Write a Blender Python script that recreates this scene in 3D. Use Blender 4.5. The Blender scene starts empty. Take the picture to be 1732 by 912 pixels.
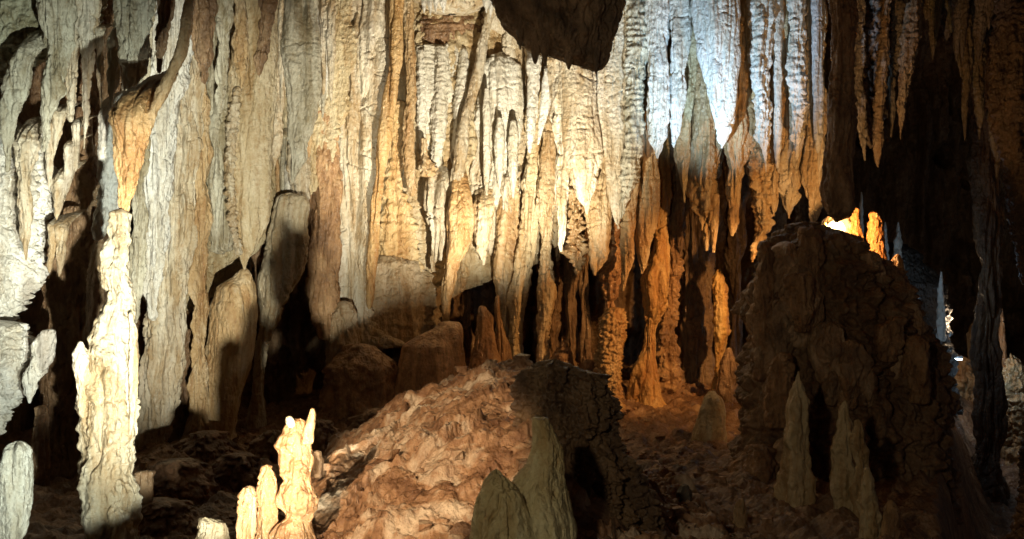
import bpy, math, random
import numpy as np
from mathutils import Vector

# ------------------------------------------------------------------ camera
C = bpy.context.scene.collection
scn = bpy.context.scene
FPX, CX, CY, EYE = 1857.0, 866.0, 456.0, 1.5          # focal length and centre of the 1732 x 912 photograph, eye height

def wx(px, Y): return (px - CX) / FPX * Y
def wz(py, Y): return EYE - (py - CY) / FPX * Y

cam = bpy.data.cameras.new('camera')
cam.lens = 36.0 * FPX / 1732.0
cam.sensor_width = 36.0
cam.clip_start = 0.05
cam.clip_end = 200
cam_o = bpy.data.objects.new('camera', cam)
cam_o.location = (0, 0, EYE)
cam_o.rotation_euler = (math.radians(90), 0, 0)
C.objects.link(cam_o)
scn.camera = cam_o

# ------------------------------------------------------------------ world: almost no light reaches into the cave
w = bpy.data.worlds.new('World')
scn.world = w
w.use_nodes = True
bg = w.node_tree.nodes['Background']
bg.inputs['Color'].default_value = (0.52, 0.50, 0.48, 1)
bg.inputs['Strength'].default_value = 0.05

# ------------------------------------------------------------------ the show cave's lamps and one added fill light
def aim(o, target):
    d = Vector(target) - o.location
    o.rotation_euler = d.to_track_quat('-Z', 'Y').to_euler()

def spot(name, px, py, Y, tx, ty, TY, power, col, deg, blend=0.35, size=0.03):
    l = bpy.data.lights.new(name, 'SPOT')
    l.energy = power
    l.color = col
    l.spot_size = math.radians(deg)
    l.spot_blend = blend
    l.shadow_soft_size = size
    o = bpy.data.objects.new(name, l)
    o.location = (wx(px, Y), Y, wz(py, Y))
    aim(o, (wx(tx, TY), TY, wz(ty, TY)))
    C.objects.link(o)
    return o

def bulb(name, px, py, Y, power, col, size=0.03):
    l = bpy.data.lights.new(name, 'POINT')
    l.energy = power
    l.color = col
    l.shadow_soft_size = size
    o = bpy.data.objects.new(name, l)
    o.location = (wx(px, Y), Y, wz(py, Y))
    C.objects.link(o)
    return o

COOL = (0.93, 1.0, 0.86)
WARM = (1.0, 0.91, 0.71)
BLUE = (0.50, 0.75, 1.0)
AMBER = (1.0, 0.52, 0.18)
spot('cool_left_spotlight', 866, 1540, 1.7, -40, 420, 5.6, 1020, COOL, 44, 0.9)
spot('cool_mid_spotlight', 520, 1640, 1.52, 330, 345, 8.2, 1900, (1.0, 0.96, 0.78), 30, 0.7)
spot('warm_wall_spotlight', 925, 645, 7.2, 785, 130, 9.6, 880, WARM, 76, 0.95, 0.02)
spot('blue_spotlight', 1130, 340, 7.7, 1222, 40, 8.7, 200, BLUE, 84, 1.0)
spot('warm_floor_spotlight', -991, -163, 1.2, 728, 812, 4.6, 600, (1.0, 0.76, 0.50), 18.5, 0.45)
spot('added_fill_spotlight', -1400, -900, 0.6, 1330, 660, 6.5, 80, (1.0, 0.86, 0.62), 60, 0.9, 0.06)  # unseen fill lamp, added to brighten the dim right and lower rocks
bulb('amber_lamp_light', 1414, 384, 7.6, 46, AMBER, 0.025)
spot('amber_lamp_beam', 1412, 384, 7.61, 1085, 545, 9.3, 135, AMBER, 58, 0.7, 0.025)

# ------------------------------------------------------------------ exposure
vs = scn.view_settings
vs.view_transform = 'Standard'
vs.look = 'None'
vs.exposure = 0.0
vs.gamma = 1.0
vs.use_curve_mapping = False
scn.cycles.max_bounces = 5
scn.cycles.diffuse_bounces = 3
scn.cycles.use_denoising = True
scn.cycles.sample_clamp_indirect = 4.0

# ------------------------------------------------------------------ noise
_rs = np.random.RandomState(7)
_PERM = np.concatenate([_rs.permutation(256)] * 3).astype(np.int32)
_G = _rs.normal(size=(256, 3)).astype(np.float32)
_G /= np.linalg.norm(_G, axis=1, keepdims=True)

def perlin(x, y, z):
    xi = np.floor(x).astype(np.int32); yi = np.floor(y).astype(np.int32); zi = np.floor(z).astype(np.int32)
    xf = (x - xi).astype(np.float32); yf = (y - yi).astype(np.float32); zf = (z - zi).astype(np.float32)
    u = xf * xf * xf * (xf * (xf * 6 - 15) + 10)
    v = yf * yf * yf * (yf * (yf * 6 - 15) + 10)
    t = zf * zf * zf * (zf * (zf * 6 - 15) + 10)
    xi &= 255; yi &= 255; zi &= 255
    out = 0
    for dx in (0, 1):
        a = _PERM[xi + dx]
        wxx = u if dx else 1 - u
        for dy in (0, 1):
            b = _PERM[a + yi + dy]
            wyy = v if dy else 1 - v
            for dz in (0, 1):
                g = _G[_PERM[b + zi + dz]]
                d = g[..., 0] * (xf - dx) + g[..., 1] * (yf - dy) + g[..., 2] * (zf - dz)
                out = out + d * wxx * wyy * (t if dz else 1 - t)
    return out * 1.6

def fbm(x, y, z, o=3):
    s, a, f = 0, 1.0, 1.0
    for i in range(o):
        s = s + a * perlin(x * f + 17.3 * i, y * f + 5.1 * i, z * f + 9.7 * i)
        a *= 0.5; f *= 2.03
    return s

def billow(x, y, z, o=2):                                # rounded lumps with sharp grooves between
    s, a, f = 0, 1.0, 1.0
    for i in range(o):
        s = s + a * (np.abs(perlin(x * f + 31.7 * i, y * f + 3.3 * i, z * f + 12.9 * i)) * 2 - 0.55)
        a *= 0.5; f *= 2.1
    return s

def sstep(a, b, x):
    t = np.clip((x - a) / (b - a), 0, 1)
    return t * t * (3 - 2 * t)

# ------------------------------------------------------------------ materials
def N(nt, kind, **kw):
    n = nt.nodes.new(kind)
    for k, v in kw.items():
        if k in n.inputs.keys(): n.inputs[k].default_value = v
        else: setattr(n, k, v)
    return n

def rock(name, cols, streak=0.22, scale=7.0, rough=0.5, fine=0.45, bump=0.022, spec=0.5, coat=0.4, dirt=(0.20, 0.12, 0.06), dirt_amt=0.65):
    m = bpy.data.materials.new(name)
    m.use_nodes = True
    nt = m.node_tree
    L = nt.links.new
    bs = nt.nodes['Principled BSDF']
    geo = N(nt, 'ShaderNodeNewGeometry')
    info = N(nt, 'ShaderNodeObjectInfo')
    mp = N(nt, 'ShaderNodeMapping')
    mp.inputs['Scale'].default_value = (1, 1, streak)
    L(geo.outputs['Position'], mp.inputs['Vector'])
    n1 = N(nt, 'ShaderNodeTexNoise', Scale=scale, Detail=7.0, Roughness=0.62, Distortion=0.6)
    L(mp.outputs[0], n1.inputs['Vector'])
    cr = N(nt, 'ShaderNodeValToRGB')
    e = cr.color_ramp.elements
    e[0].position = 0.38; e[0].color = (*cols[0], 1)
    e[1].position = 0.62; e[1].color = (*cols[-1], 1)
    for i, c in enumerate(cols[1:-1]):
        q = e.new(0.38 + 0.24 * (i + 1) / (len(cols) - 1)); q.color = (*c, 1)
    L(n1.outputs['Fac'], cr.inputs['Fac'])
    # mineral stains in vertical runs and small patches
    mp2 = N(nt, 'ShaderNodeMapping')
    mp2.inputs['Scale'].default_value = (1, 1, 0.10)
    L(geo.outputs['Position'], mp2.inputs['Vector'])
    n2 = N(nt, 'ShaderNodeTexNoise', Scale=scale * 2.6, Detail=4.0, Roughness=0.6)
    L(mp2.outputs[0], n2.inputs['Vector'])
    n3 = N(nt, 'ShaderNodeTexNoise', Scale=scale * 5.0, Detail=6.0, Roughness=0.7)
    L(geo.outputs['Position'], n3.inputs['Vector'])
    ad = N(nt, 'ShaderNodeMath', operation='MULTIPLY')
    L(n2.outputs['Fac'], ad.inputs[0]); L(n3.outputs['Fac'], ad.inputs[1])
    mr = N(nt, 'ShaderNodeMapRange')
    mr.inputs['From Min'].default_value = 0.22; mr.inputs['From Max'].default_value = 0.42
    mr.inputs['To Min'].default_value = 0.0; mr.inputs['To Max'].default_value = dirt_amt
    L(ad.outputs[0], mr.inputs['Value'])
    mx = N(nt, 'ShaderNodeMix', data_type='RGBA')
    L(mr.outputs[0], mx.inputs['Factor']); L(cr.outputs['Color'], mx.inputs[6]); mx.inputs[7].default_value = (*dirt, 1)
    ti = N(nt, 'ShaderNodeMix', data_type='RGBA', blend_type='MULTIPLY')
    ti.inputs['Factor'].default_value = 1.0
    L(mx.outputs[2], ti.inputs[6]); L(info.outputs['Color'], ti.inputs[7])
    L(ti.outputs[2], bs.inputs['Base Color'])
    # wet and dry patches
    mr2 = N(nt, 'ShaderNodeMapRange')
    mr2.inputs['To Min'].default_value = rough - 0.18; mr2.inputs['To Max'].default_value = rough + 0.2
    L(n3.outputs['Fac'], mr2.inputs['Value']); L(mr2.outputs[0], bs.inputs['Roughness'])
    bs.inputs['Specular IOR Level'].default_value = spec
    bs.inputs['Coat Weight'].default_value = coat
    bs.inputs['Coat Roughness'].default_value = 0.16
    # relief too small for the mesh: crystal grain, pits, thin terraces
    g1 = N(nt, 'ShaderNodeTexNoise', Scale=38.0, Detail=6.0, Roughness=0.65)
    L(geo.outputs['Position'], g1.inputs['Vector'])
    g2 = N(nt, 'ShaderNodeTexVoronoi', Scale=52.0)
    mp3 = N(nt, 'ShaderNodeMapping'); mp3.inputs['Scale'].default_value = (1.0, 1.0, 0.45)
    L(geo.outputs['Position'], mp3.inputs['Vector']); L(mp3.outputs[0], g2.inputs['Vector'])
    sm = N(nt, 'ShaderNodeMath', operation='MULTIPLY_ADD')
    sm.inputs[1].default_value = fine
    L(g2.outputs['Distance'], sm.inputs[0]); L(g1.outputs['Fac'], sm.inputs[2])
    bu = N(nt, 'ShaderNodeBump', Strength=0.9, Distance=bump)
    L(sm.outputs[0], bu.inputs['Height']); L(bu.outputs[0], bs.inputs['Normal']); L(bu.outputs[0], bs.inputs['Coat Normal'])
    return m

M = {
 'cream': rock('cream_calcite', [(0.40, 0.29, 0.16), (0.58, 0.50, 0.36), (0.68, 0.62, 0.50)], dirt=(0.34, 0.20, 0.08)),
 'white': rock('white_calcite', [(0.56, 0.52, 0.43), (0.70, 0.68, 0.61), (0.76, 0.75, 0.70)], dirt=(0.36, 0.27, 0.16), dirt_amt=0.5),
 'ochre': rock('ochre_calcite', [(0.38, 0.22, 0.09), (0.52, 0.36, 0.18), (0.62, 0.49, 0.31)], dirt=(0.26, 0.13, 0.05)),
 'grey': rock('grey_green_limestone', [(0.30, 0.25, 0.15), (0.48, 0.44, 0.33), (0.62, 0.59, 0.47)], scale=9, dirt=(0.22, 0.15, 0.07), dirt_amt=0.6),
 'brown': rock('brown_limestone', [(0.16, 0.09, 0.045), (0.27, 0.16, 0.08), (0.38, 0.25, 0.14)], streak=0.5, dirt=(0.10, 0.06, 0.03)),
 'mud': rock('cave_mud', [(0.15, 0.075, 0.035), (0.27, 0.145, 0.07), (0.40, 0.25, 0.14)], streak=1.0, scale=5, rough=0.6, bump=0.02, dirt=(0.10, 0.05, 0.025)),
 'rubble': rock('rubble_clay', [(0.19, 0.085, 0.032), (0.40, 0.215, 0.10), (0.68, 0.52, 0.35)], streak=1.0, scale=5.5, rough=0.6, bump=0.02, dirt=(0.24, 0.11, 0.05)),
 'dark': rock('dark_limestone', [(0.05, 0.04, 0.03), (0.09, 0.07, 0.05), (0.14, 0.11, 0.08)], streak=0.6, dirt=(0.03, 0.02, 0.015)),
}

# ------------------------------------------------------------------ the shape of the cave
def floor_z(x, y):
    x = np.asarray(x, dtype=np.float64); y = np.asarray(y, dtype=np.float64)
    z = 0.25 + 0 * x
    # the ground rises towards the back wall in the middle
    z = z + 0.30 * sstep(7.5, 10.5, y) * sstep(-2.8, -0.8, x) * (1 - sstep(2.2, 3.4, x))
    # a clay and rubble slope in front
    crest = np.interp(x, [-1.35, -1.0, -0.86, -0.46, -0.1, 0.1, 0.45, 0.75, 1.2],
                         [0.0, 0.12, 0.36, 0.60, 0.74, 0.74, 0.34, 0.08, 0.0])
    front = sstep(2.8, 5.2, y)
    back = 1 - sstep(5.2, 7.2, y)
    z = z + crest * (0.10 + 0.90 * front) * back
    # the drop on the right of the great mound, and the low passage in the left corner
    z = z - 1.2 * sstep(0.385, 0.44, x / np.maximum(y, 1.0)) * (1 - sstep(9.5, 12.5, y))
    return z

def ceil_z(y): return EYE + 0.55 + 0.27 * y

def add_mesh(name, verts, faces, mat, parent=None, smooth=True):
    me = bpy.data.meshes.new(name)
    nv, nf = len(verts), len(faces)
    me.vertices.add(nv)
    me.vertices.foreach_set('co', np.ascontiguousarray(verts, dtype=np.float32).ravel())
    me.loops.add(nf * 4)
    me.loops.foreach_set('vertex_index', np.ascontiguousarray(faces, dtype=np.int32).ravel())
    me.polygons.add(nf)
    me.polygons.foreach_set('loop_start', np.arange(0, nf * 4, 4, dtype=np.int32))
    me.polygons.foreach_set('use_smooth', np.full(nf, smooth))
    me.update(calc_edges=True)
    me.validate()
    me.materials.append(M[mat] if isinstance(mat, str) else mat)
    o = bpy.data.objects.new(name, me)
    C.objects.link(o)
    if parent: o.parent = parent
    return o

def grid_faces(nr, ns, wrap):
    i = np.arange(nr - 1)[:, None]
    j = np.arange(ns if wrap else ns - 1)[None, :]
    j2 = (j + 1) % ns
    f = np.stack([i * ns + j + 0 * i, i * ns + j2, (i + 1) * ns + j2, (i + 1) * ns + j], axis=-1)
    return f.reshape(-1, 4)

_count = [0]
GAIN = 1.35

def spel(name, Y, rows, mat='cream', flat=1.0, fl=(14, 2.5), pop=(9, 1.0), rip=(7, 0.4), warp=(60, 3.0),
         up=False, down=False, tint=(1, 1, 1), tb=0.0, folds=1.0, cracks=0.75, cap=(0.5, 0.35), parent=None, res=1.0, flare=1.3,
         label=None, cat=None, group=None, origin=None):
    """One continuous speleothem. rows = (y, x_left, x_right) read off the photograph at distance Y; it is a closed body of
    real thickness (flat = depth / width), with flutes, lumps and terraces; up runs it on to the ceiling, down into the ground."""
    _count[0] += 1
    s = _count[0] * 13.37
    S = Y / FPX
    rows = sorted(rows)
    y = np.array([r[0] for r in rows], float); xl = np.array([r[1] for r in rows], float); xr = np.array([r[2] for r in rows], float)
    c, r = (xl + xr) / 2, (xr - xl) / 2
    if up:
        yt = CY - (ceil_z(Y) + 0.12 - EYE) / S
        if yt < y[0] - 4:
            dc = (c[0] - c[1]) / max(y[1] - y[0], 20) * 0.5 if len(c) > 1 else 0
            dc = max(-0.12, min(0.12, dc))
            y = np.insert(y, 0, yt); c = np.insert(c, 0, c[0] + dc * (y[1] - yt)); r = np.insert(r, 0, r[0] * flare)
    if down:
        zf = float(floor_z(wx(c[-1], Y), Y)) - 0.12
        yb = CY - (zf - EYE) / S
        if yb > y[-1] + 4:
            y = np.append(y, yb); c = np.append(c, c[-1]); r = np.append(r, r[-1] * (1.12 if r[-1] > 60 else 1.45))
    # end caps
    if not up and r[0] > 2.5 and cap[0] > 0:
        h = r[0] * cap[0]; t = np.array([0.04, 0.35, 0.62, 0.82, 0.94])
        y = np.concatenate([y[0] - h * np.sqrt(1 - t ** 2), y]); c = np.concatenate([np.full(5, c[0]), c]); r = np.concatenate([r[0] * t, r])
    if not down and r[-1] > 2.5 and cap[1] > 0:
        h = r[-1] * cap[1]; t = np.array([0.04, 0.35, 0.62, 0.82, 0.94])[::-1]
        y = np.concatenate([y, y[-1] + h * np.sqrt(1 - t ** 2)]); c = np.concatenate([c, np.full(5, c[-1])]); r = np.concatenate([r, r[-1] * t])
    px = 1.7 / res
    nr = int(np.clip((y[-1] - y[0]) / px, 14, 620))
    ns = int(np.clip(r.max() * (1 + flat) * 3.1 / px / 1.15, 18, 420))
    yy = np.linspace(y[0], y[-1], nr)
    cc, rr = np.interp(yy, y, c), np.interp(yy, y, r)
    k = max(1, int(nr * 0.018))
    if k > 1:
        ker = np.hanning(2 * k + 1); ker /= ker.sum()
        rr = np.convolve(np.pad(rr, k, mode='edge'), ker, 'valid'); cc = np.convolve(np.pad(cc, k, mode='edge'), ker, 'valid')
    th = np.linspace(0, 2 * math.pi, ns, endpoint=False)
    ct, st = np.cos(th)[None, :], np.sin(th)[None, :]
    R = rr[:, None]
    # noise in photo pixels at this distance so that relief keeps its real size
    bx = cc[:, None] + R * ct; bz = yy[:, None] + 0 * ct; by = R * flat * st
    amp = np.clip(R / 12.0, 0.12, 1.0)
    D = 0
    if fl[1]:
        D = D + fl[1] * amp * billow(bx / fl[0] + s, by / fl[0] + s, bz / (fl[0] * 11) + s, 2)
    if pop[1]:
        D = D + pop[1] * amp * billow(bx / pop[0] + s, by / pop[0], bz / (pop[0] * (0.95 if pop[1] > 3 else 2.2)), 2)
    if rip[1]:
        D = D + rip[1] * amp * billow(bx / (rip[0] * 4), by / (rip[0] * 4) + s, bz / rip[0] + s, 1)
    if warp[1]:
        q = warp[0]
        D = D + warp[1] * amp * fbm(bx / q + s, by / q, bz / (q * 1.6) + s, 3)
    D = D * GAIN
    rm = float(r.max())
    if rm > 14:                                          # deep folds, cracks between folds, broken ledges
        big = np.clip(rm * 0.9, 22, 46)
        D = D + folds * min(0.20 * rm, 9) * amp * billow(bx / big + s, by / big, bz / (big * 9) + s, 1)
        n1 = perlin(bx / 26 + s, by / 26, bz / 260 + s) + 0.12 * perlin(bx / 7, by / 7, bz / 30 + s)
        m1 = sstep(-0.25, 0.2, perlin(bx / 60, by / 60 + s, bz / 90 + s))
        D = D - cracks * min(9, .3 * rm) * m1 * np.exp(-(n1 / 0.075) ** 2)
        n2 = perlin(bx / 45 + s, by / 45, bz / 22 + s) + 0.2 * perlin(bx / 11, by / 11, bz / 11 + s)
        m2 = sstep(0.05, 0.4, perlin(bx / 50 + s, by / 50, bz / 50))
        D = D - cracks * min(5, .2 * rm) * m2 * np.exp(-(n2 / 0.06) ** 2)
    X = cc[:, None] + (R + D) * ct
    Yd = Y + S * ((R * flat + D * max(0.55, min(1.0, flat * 1.6))) * st) + tb * np.clip(1 - (yy[:, None] - y[0]) / max(4 * r.max(), 30), 0, 1) ** 2
    sway = warp[1] * 0.9 * perlin(yy / 70 + s, yy * 0 + s, yy * 0)[:, None] * np.clip(rr / 25, 0, 1)[:, None]
    X = X + sway
    V = np.stack([(X - CX) * S, Yd, EYE - (bz - CY) * S], axis=-1).reshape(-1, 3)
    F = grid_faces(nr, ns, True)[:, ::-1]
    if origin is None:
        oz = V[:, 2].min() if not up else V[:, 2].max()
        origin = ((c.mean() - CX) * S, Y, oz)
    V = V - np.array(origin)
    o = add_mesh(name, V, F, mat, None)
    o.color = (*tint, 1)
    o.location = origin
    if parent:
        o.parent = parent
        o.matrix_parent_inverse = parent.matrix_world.inverted() if False else o.matrix_parent_inverse
        o.location = Vector(origin) - Vector(parent.location)
    if label: o['label'] = label
    if cat: o['category'] = cat
    if group: o['group'] = group
    return o

def hang(Y, rows, label, mat='cream', group=None, **kw):
    if not kw.get('up', True):
        kw.setdefault('cap', (2.2, .35)); kw.setdefault('tb', .35)
    return spel(kw.pop('name', 'stalactite'), Y, rows, mat, up=kw.pop('up', True), label=label, cat=kw.pop('cat', 'stalactite'), group=group, **kw)

def stand(Y, rows, label, mat='cream', group=None, **kw):
    return spel(kw.pop('name', 'stalagmite'), Y, rows, mat, down=kw.pop('down', True), label=label, cat=kw.pop('cat', 'stalagmite'), group=group, **kw)

def pillar(Y, rows, label, mat='cream', group=None, **kw):
    return spel(kw.pop('name', 'column'), Y, rows, mat, up=kw.pop('up', True), down=kw.pop('down', True), label=label, cat=kw.pop('cat', 'column'), group=group, **kw)

def structure(o, kind='structure'):
    o['kind'] = kind
    return o

def sheet(name, us, vs_, fn, mat, tint=(1, 1, 1), flip=False):
    U, W = np.meshgrid(us, vs_)
    P = fn(U, W)
    f = grid_faces(len(vs_), len(us), False)
    if flip: f = f[:, ::-1]
    o = add_mesh(name, P.reshape(-1, 3), f, mat)
    o.color = (*tint, 1)
    return structure(o)

# ------------------------------------------------------------------ floor, rubble slope, walls, roof
def floor_fn(X, Yv):
    z = floor_z(X, Yv)
    z = z + 0.05 * fbm(X * 1.3, Yv * 1.3, 0 * X + 3, 3) + 0.045 * billow(X * 4, Yv * 4, 0 * X + 8, 3)
    z = z + 0.02 * billow(X * 11, Yv * 11, 0 * X + 2, 2)
    return np.stack([X, Yv, z], -1)

ys = np.concatenate([np.linspace(-1, 3.2, 60), np.linspace(3.23, 11.5, 560), np.linspace(11.6, 24, 80)])
sheet('floor', np.linspace(-8, 10, 760), ys, floor_fn, 'mud')

def rubble_fn(X, Yv):
    z = floor_z(X, Yv) + 0.03
    z = z + 0.07 * fbm(X * 1.7 + 4, Yv * 1.7, 0 * X + 3, 3)
    # clods and flakes of clay, overlapping down the slope
    wob = fbm(X * 2.6 + 9, Yv * 2.6, 0 * X + 1, 3)
    for q, (fr, am) in enumerate(((4.2, .075), (8.0, .038), (17.0, .016))):
        t = (Yv * 1.0 - X * 0.55 + 0.16 * wob + 0.10 * perlin(X * 5 + q, Yv * 5, 0 * X + q)) * fr
        st = t % 1.0
        brk = np.clip(0.25 + 1.7 * perlin(X * 3.0 + 7 * q, Yv * 2.4, 0 * X + 5 + q), 0, 1)
        z = z + am * (1 - st) ** 1.5 * sstep(0.0, 0.10, st) * brk
    z = z + 0.030 * billow(X * 6, Yv * 6, 0 * X + 6, 3) + 0.007 * billow(X * 26, Yv * 22, 0 * X + 7, 2)
    edge = sstep(-1.25, -1.0, X) * (1 - sstep(0.9, 1.2, X)) * sstep(1.7, 2.2, Yv) * (1 - sstep(6.6, 7.1, Yv))
    z = z - 0.35 * (1 - edge)
    return np.stack([X, Yv, z], -1)
sheet('rubble_slope', np.linspace(-1.25, 1.2, 480), np.linspace(1.7, 7.0, 900), rubble_fn, 'rubble')

def rear_y(X):
    return np.interp(X, [-8, -4.2, -3.4, -2.4, -1.4, 0.0, 1.0, 1.7, 2.6, 3.6, 4.6, 10], [6.5, 7.4, 8.7, 9.4, 10.0, 10.4, 10.9, 11.4, 11.4, 13.5, 16, 17])
def rear_fn(X, Z):
    y = rear_y(X)
    y = y - 0.30 * billow(X * 2.2, 0 * X + 4, Z * 0.35, 2) - 0.10 * billow(X * 8, 0 * X + 1, Z * 0.8, 2) - 0.04 * billow(X * 14, y, Z * 14, 2)
    y = y + 0.5 * sstep(0.15, 0.5, fbm(X * 0.9, 0 * X + 8, Z * 0.9, 2))
    return np.stack([X, y, Z], -1)
sheet('rear_wall', np.linspace(-8, 10, 1100), np.linspace(-1.6, 7.2, 420), rear_fn, 'brown')

def roof_fn(X, Yv):
    z = ceil_z(Yv) + 0.10 * fbm(X * 0.8, Yv * 0.8, 0 * X, 3) - 0.06 * billow(X * 3, Yv * 3, 0 * X + 2, 2)
    return np.stack([X, Yv, z], -1)
sheet('ceiling', np.linspace(-8, 10, 300), np.linspace(-1, 24, 380), roof_fn, 'brown', flip=True)

def lwall_fn(Yv, Z):
    x = -3.6 - 0.12 * (Yv - 5) - 0.25 * billow(0 * Yv + 2, Yv * 1.4, Z * 1.1, 3) - 0.25 * (Z - 1.4) ** 2 * 0.3
    return np.stack([x, Yv, Z], -1)
sheet('side_wall', np.linspace(1.5, 9, 300), np.linspace(-0.6, 4.2, 240), lwall_fn, 'brown')

exec_parts = []
# ================================================================== LEFT: the pale, lumpy hanging mass
CAUL = dict(fl=(18, 2.0), pop=(19, 8.0), rip=(9, 1.0), warp=(46, 8))
SPIKY = dict(fl=(11, 3.0), pop=(13, 2.0), rip=(6, 0.4), warp=(36, 3.5))
spel('flowstone_mass', 6.1, [(-20, -120, 172), (40, -120, 168), (80, -120, 150), (100, -120, 80), (125, -110, 20)], 'grey', flat=0.35, up=True,
     label='bulging grey green limestone roof knob over the pale lumpy wall', cat='flowstone', cap=(0, .3), **CAUL, tint=(.75, .8, .75), flare=1.0)
pm = spel('flowstone_mass', 6.35, [(230, -150, 60), (300, -150, 102), (340, -150, 96), (380, -150, 82), (430, -150, 72), (480, -150, 68), (515, -150, 50), (545, -150, 22)], 'white', flat=0.5,
     label='blazing white cauliflower flowstone with ragged lower edge beside the dark gap', cat='flowstone', cap=(.3, .1), **CAUL)
spel('flowstone_lobe', 6.2, [(555, -140, 40), (575, -140, 60), (600, -140, 62), (640, -140, 48), (690, -140, 25), (735, -140, 0)], 'white', flat=0.5,
     label='white knobbly flowstone ledge below the ragged cauliflower mass', cat='flowstone', cap=(.2, .1), **CAUL)
spel('flowstone_spur', 6.0, [(563, 72, 97), (580, 60, 95), (610, 47, 86), (640, 42, 70), (668, 44, 58), (682, 48, 52)], 'white', flat=0.8,
     label='white arm of flowstone jutting up and right from the knobbly ledge', cat='flowstone', **SPIKY)
hang(5.75, [(70, 22, 66), (110, 15, 58), (150, 8, 50), (200, 6, 28), (250, 5, 22), (290, 8, 17)], 'long grey spear shaped stalactite under the limestone roof knob', 'grey', up=False, **SPIKY)
hang(5.8, [(-30, 60, 125), (88, 78, 122), (140, 74, 113), (200, 70, 90), (255, 68, 78)], 'second grey stalactite from the black pocket, tapering like a carrot', 'grey', **SPIKY)
hang(6.0, [(215, 26, 60), (235, 30, 66), (300, 29, 52), (350, 31, 52), (400, 36, 50), (440, 43, 46)], 'cream stalactite lying against the white cauliflower flowstone', 'cream', up=False, **SPIKY)
hang(5.9, [(-30, 105, 150), (100, 112, 135), (160, 112, 130), (205, 114, 124)], 'short tan stalactite beside the narrow black slot', 'cream', **SPIKY)
hang(5.85, [(-30, 120, 172), (60, 130, 166), (80, 136, 162), (140, 137, 152), (200, 140, 152), (252, 140, 144)], 'slim tan stalactite left of the black hole in the roof', 'cream', **SPIKY)
hang(5.85, [(40, 160, 178), (75, 161, 175), (130, 163, 174), (174, 170, 173)], 'thin cream stalactite directly below the black hole in the roof', 'cream', up=False, **SPIKY)
hang(5.8, [(0, 203, 214), (60, 188, 204), (75, 180, 200), (110, 181, 205), (140, 182, 200), (188, 186, 188)], 'pointed grey stalactite between the black hole and the forked column', 'grey', **SPIKY)
hang(5.5, [(-30, 198, 268), (0, 203, 262), (60, 203, 252), (110, 206, 243), (150, 212, 232), (165, 218, 226)], 'broad blunt grey stalactite above the shoulder of the forked column', 'grey', **SPIKY)
hang(5.55, [(-30, 266, 304), (0, 268, 298), (80, 264, 283), (122, 264, 274)], 'dark shaded stalactite hanging in front of the orange rib', 'brown', **SPIKY)
for (a, b, x, t, wd) in ((-30, 95, 5, 4, 20), (290, 372, 102, 96, 14), (372, 462, 90, 84, 9), (372, 468, 104, 100, 11), (180, 262, 100, 92, 12), (235, 330, 118, 112, 10), (200, 318, 86, 84, 9), (200, 290, 130, 128, 9)):
    hang(6.15, [(a, x - wd, x + wd), ((a + b) / 2, x - wd * .8, x + wd * .6), (b - 8, t - 4, t + 4), (b, t - 1, t + 1)], 'small cream stalactite among the black pockets of the pale left wall', 'cream', group='small stalactites of the pale left wall', up=a < 0, **SPIKY)

# shaded column behind the near one
pillar(6.7, [(-30, 100, 190), (150, 110, 180), (230, 122, 168), (330, 110, 172), (420, 84, 168), (520, 70, 165), (650, 66, 150), (800, 66, 145), (912, 66, 142)], 'wide brown column standing in shadow behind the bright near column', 'brown', flat=.6, fl=(22, 4), pop=(14, 2.5), warp=(60, 6))
stand(6.4, [(365, 163, 172), (380, 160, 178), (410, 158, 178), (470, 150, 176), (600, 140, 180)], 'small round headed brown stalagmite in shadow left of the bright column', 'brown')

# the bright near column: stalactite half, stalagmite half
col = bpy.data.objects.new('column', None); C.objects.link(col)
col.location = (wx(190, 5.0), 5.0, 0.2)
col['label'] = 'tall bright white column with orange upper half meeting at a thin joint'; col['category'] = 'column'
spel('upper_half', 5.0, [(128, 206, 262), (150, 199, 262), (190, 192, 258), (240, 197, 246), (290, 200, 236), (340, 201, 225), (362, 202, 220)], 'ochre', up=False, parent=col, fl=(18, 1.6), pop=(12, 1.5), warp=(50, 4), cap=(1.6, .1), tb=.55, tint=(1.15, 1.05, .95))
spel('lower_half', 5.0, [(357, 192, 220), (385, 187, 223), (420, 177, 224), (450, 172, 224), (520, 164, 222), (600, 156, 234), (650, 150, 231), (690, 141, 230), (750, 136, 216), (780, 138, 220), (830, 141, 230), (880, 146, 232), (912, 147, 229), (1000, 142, 232)], 'cream', down=True, parent=col, fl=(22, 3), pop=(26, 3.2), rip=(16, 1.2), warp=(70, 10), tint=(.78, .78, .76), cap=(.2, 0))
spel('side_knob', 4.92, [(580, 130, 142), (600, 126, 152), (640, 127, 150), (680, 130, 145), (706, 136, 143)], 'cream', parent=col, **SPIKY)
spel('side_rib', 4.95, [(530, 217, 224), (570, 220, 232), (640, 218, 234), (690, 220, 231), (735, 217, 222)], 'cream', parent=col, **SPIKY)
spel('orange_rib', 5.0, [(-20, 316, 334), (60, 302, 322), (100, 292, 312), (150, 266, 288), (190, 248, 266), (235, 240, 252), (265, 236, 242)], 'ochre', up=True, parent=col, fl=(9, 1), warp=(40, 3), tint=(1.0, .9, .8))
spel('base_boss', 4.93, [(850, 186, 205), (870, 178, 224), (912, 176, 228), (960, 172, 230)], 'cream', down=True, parent=col, fl=(15, 2), pop=(14, 3))

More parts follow.
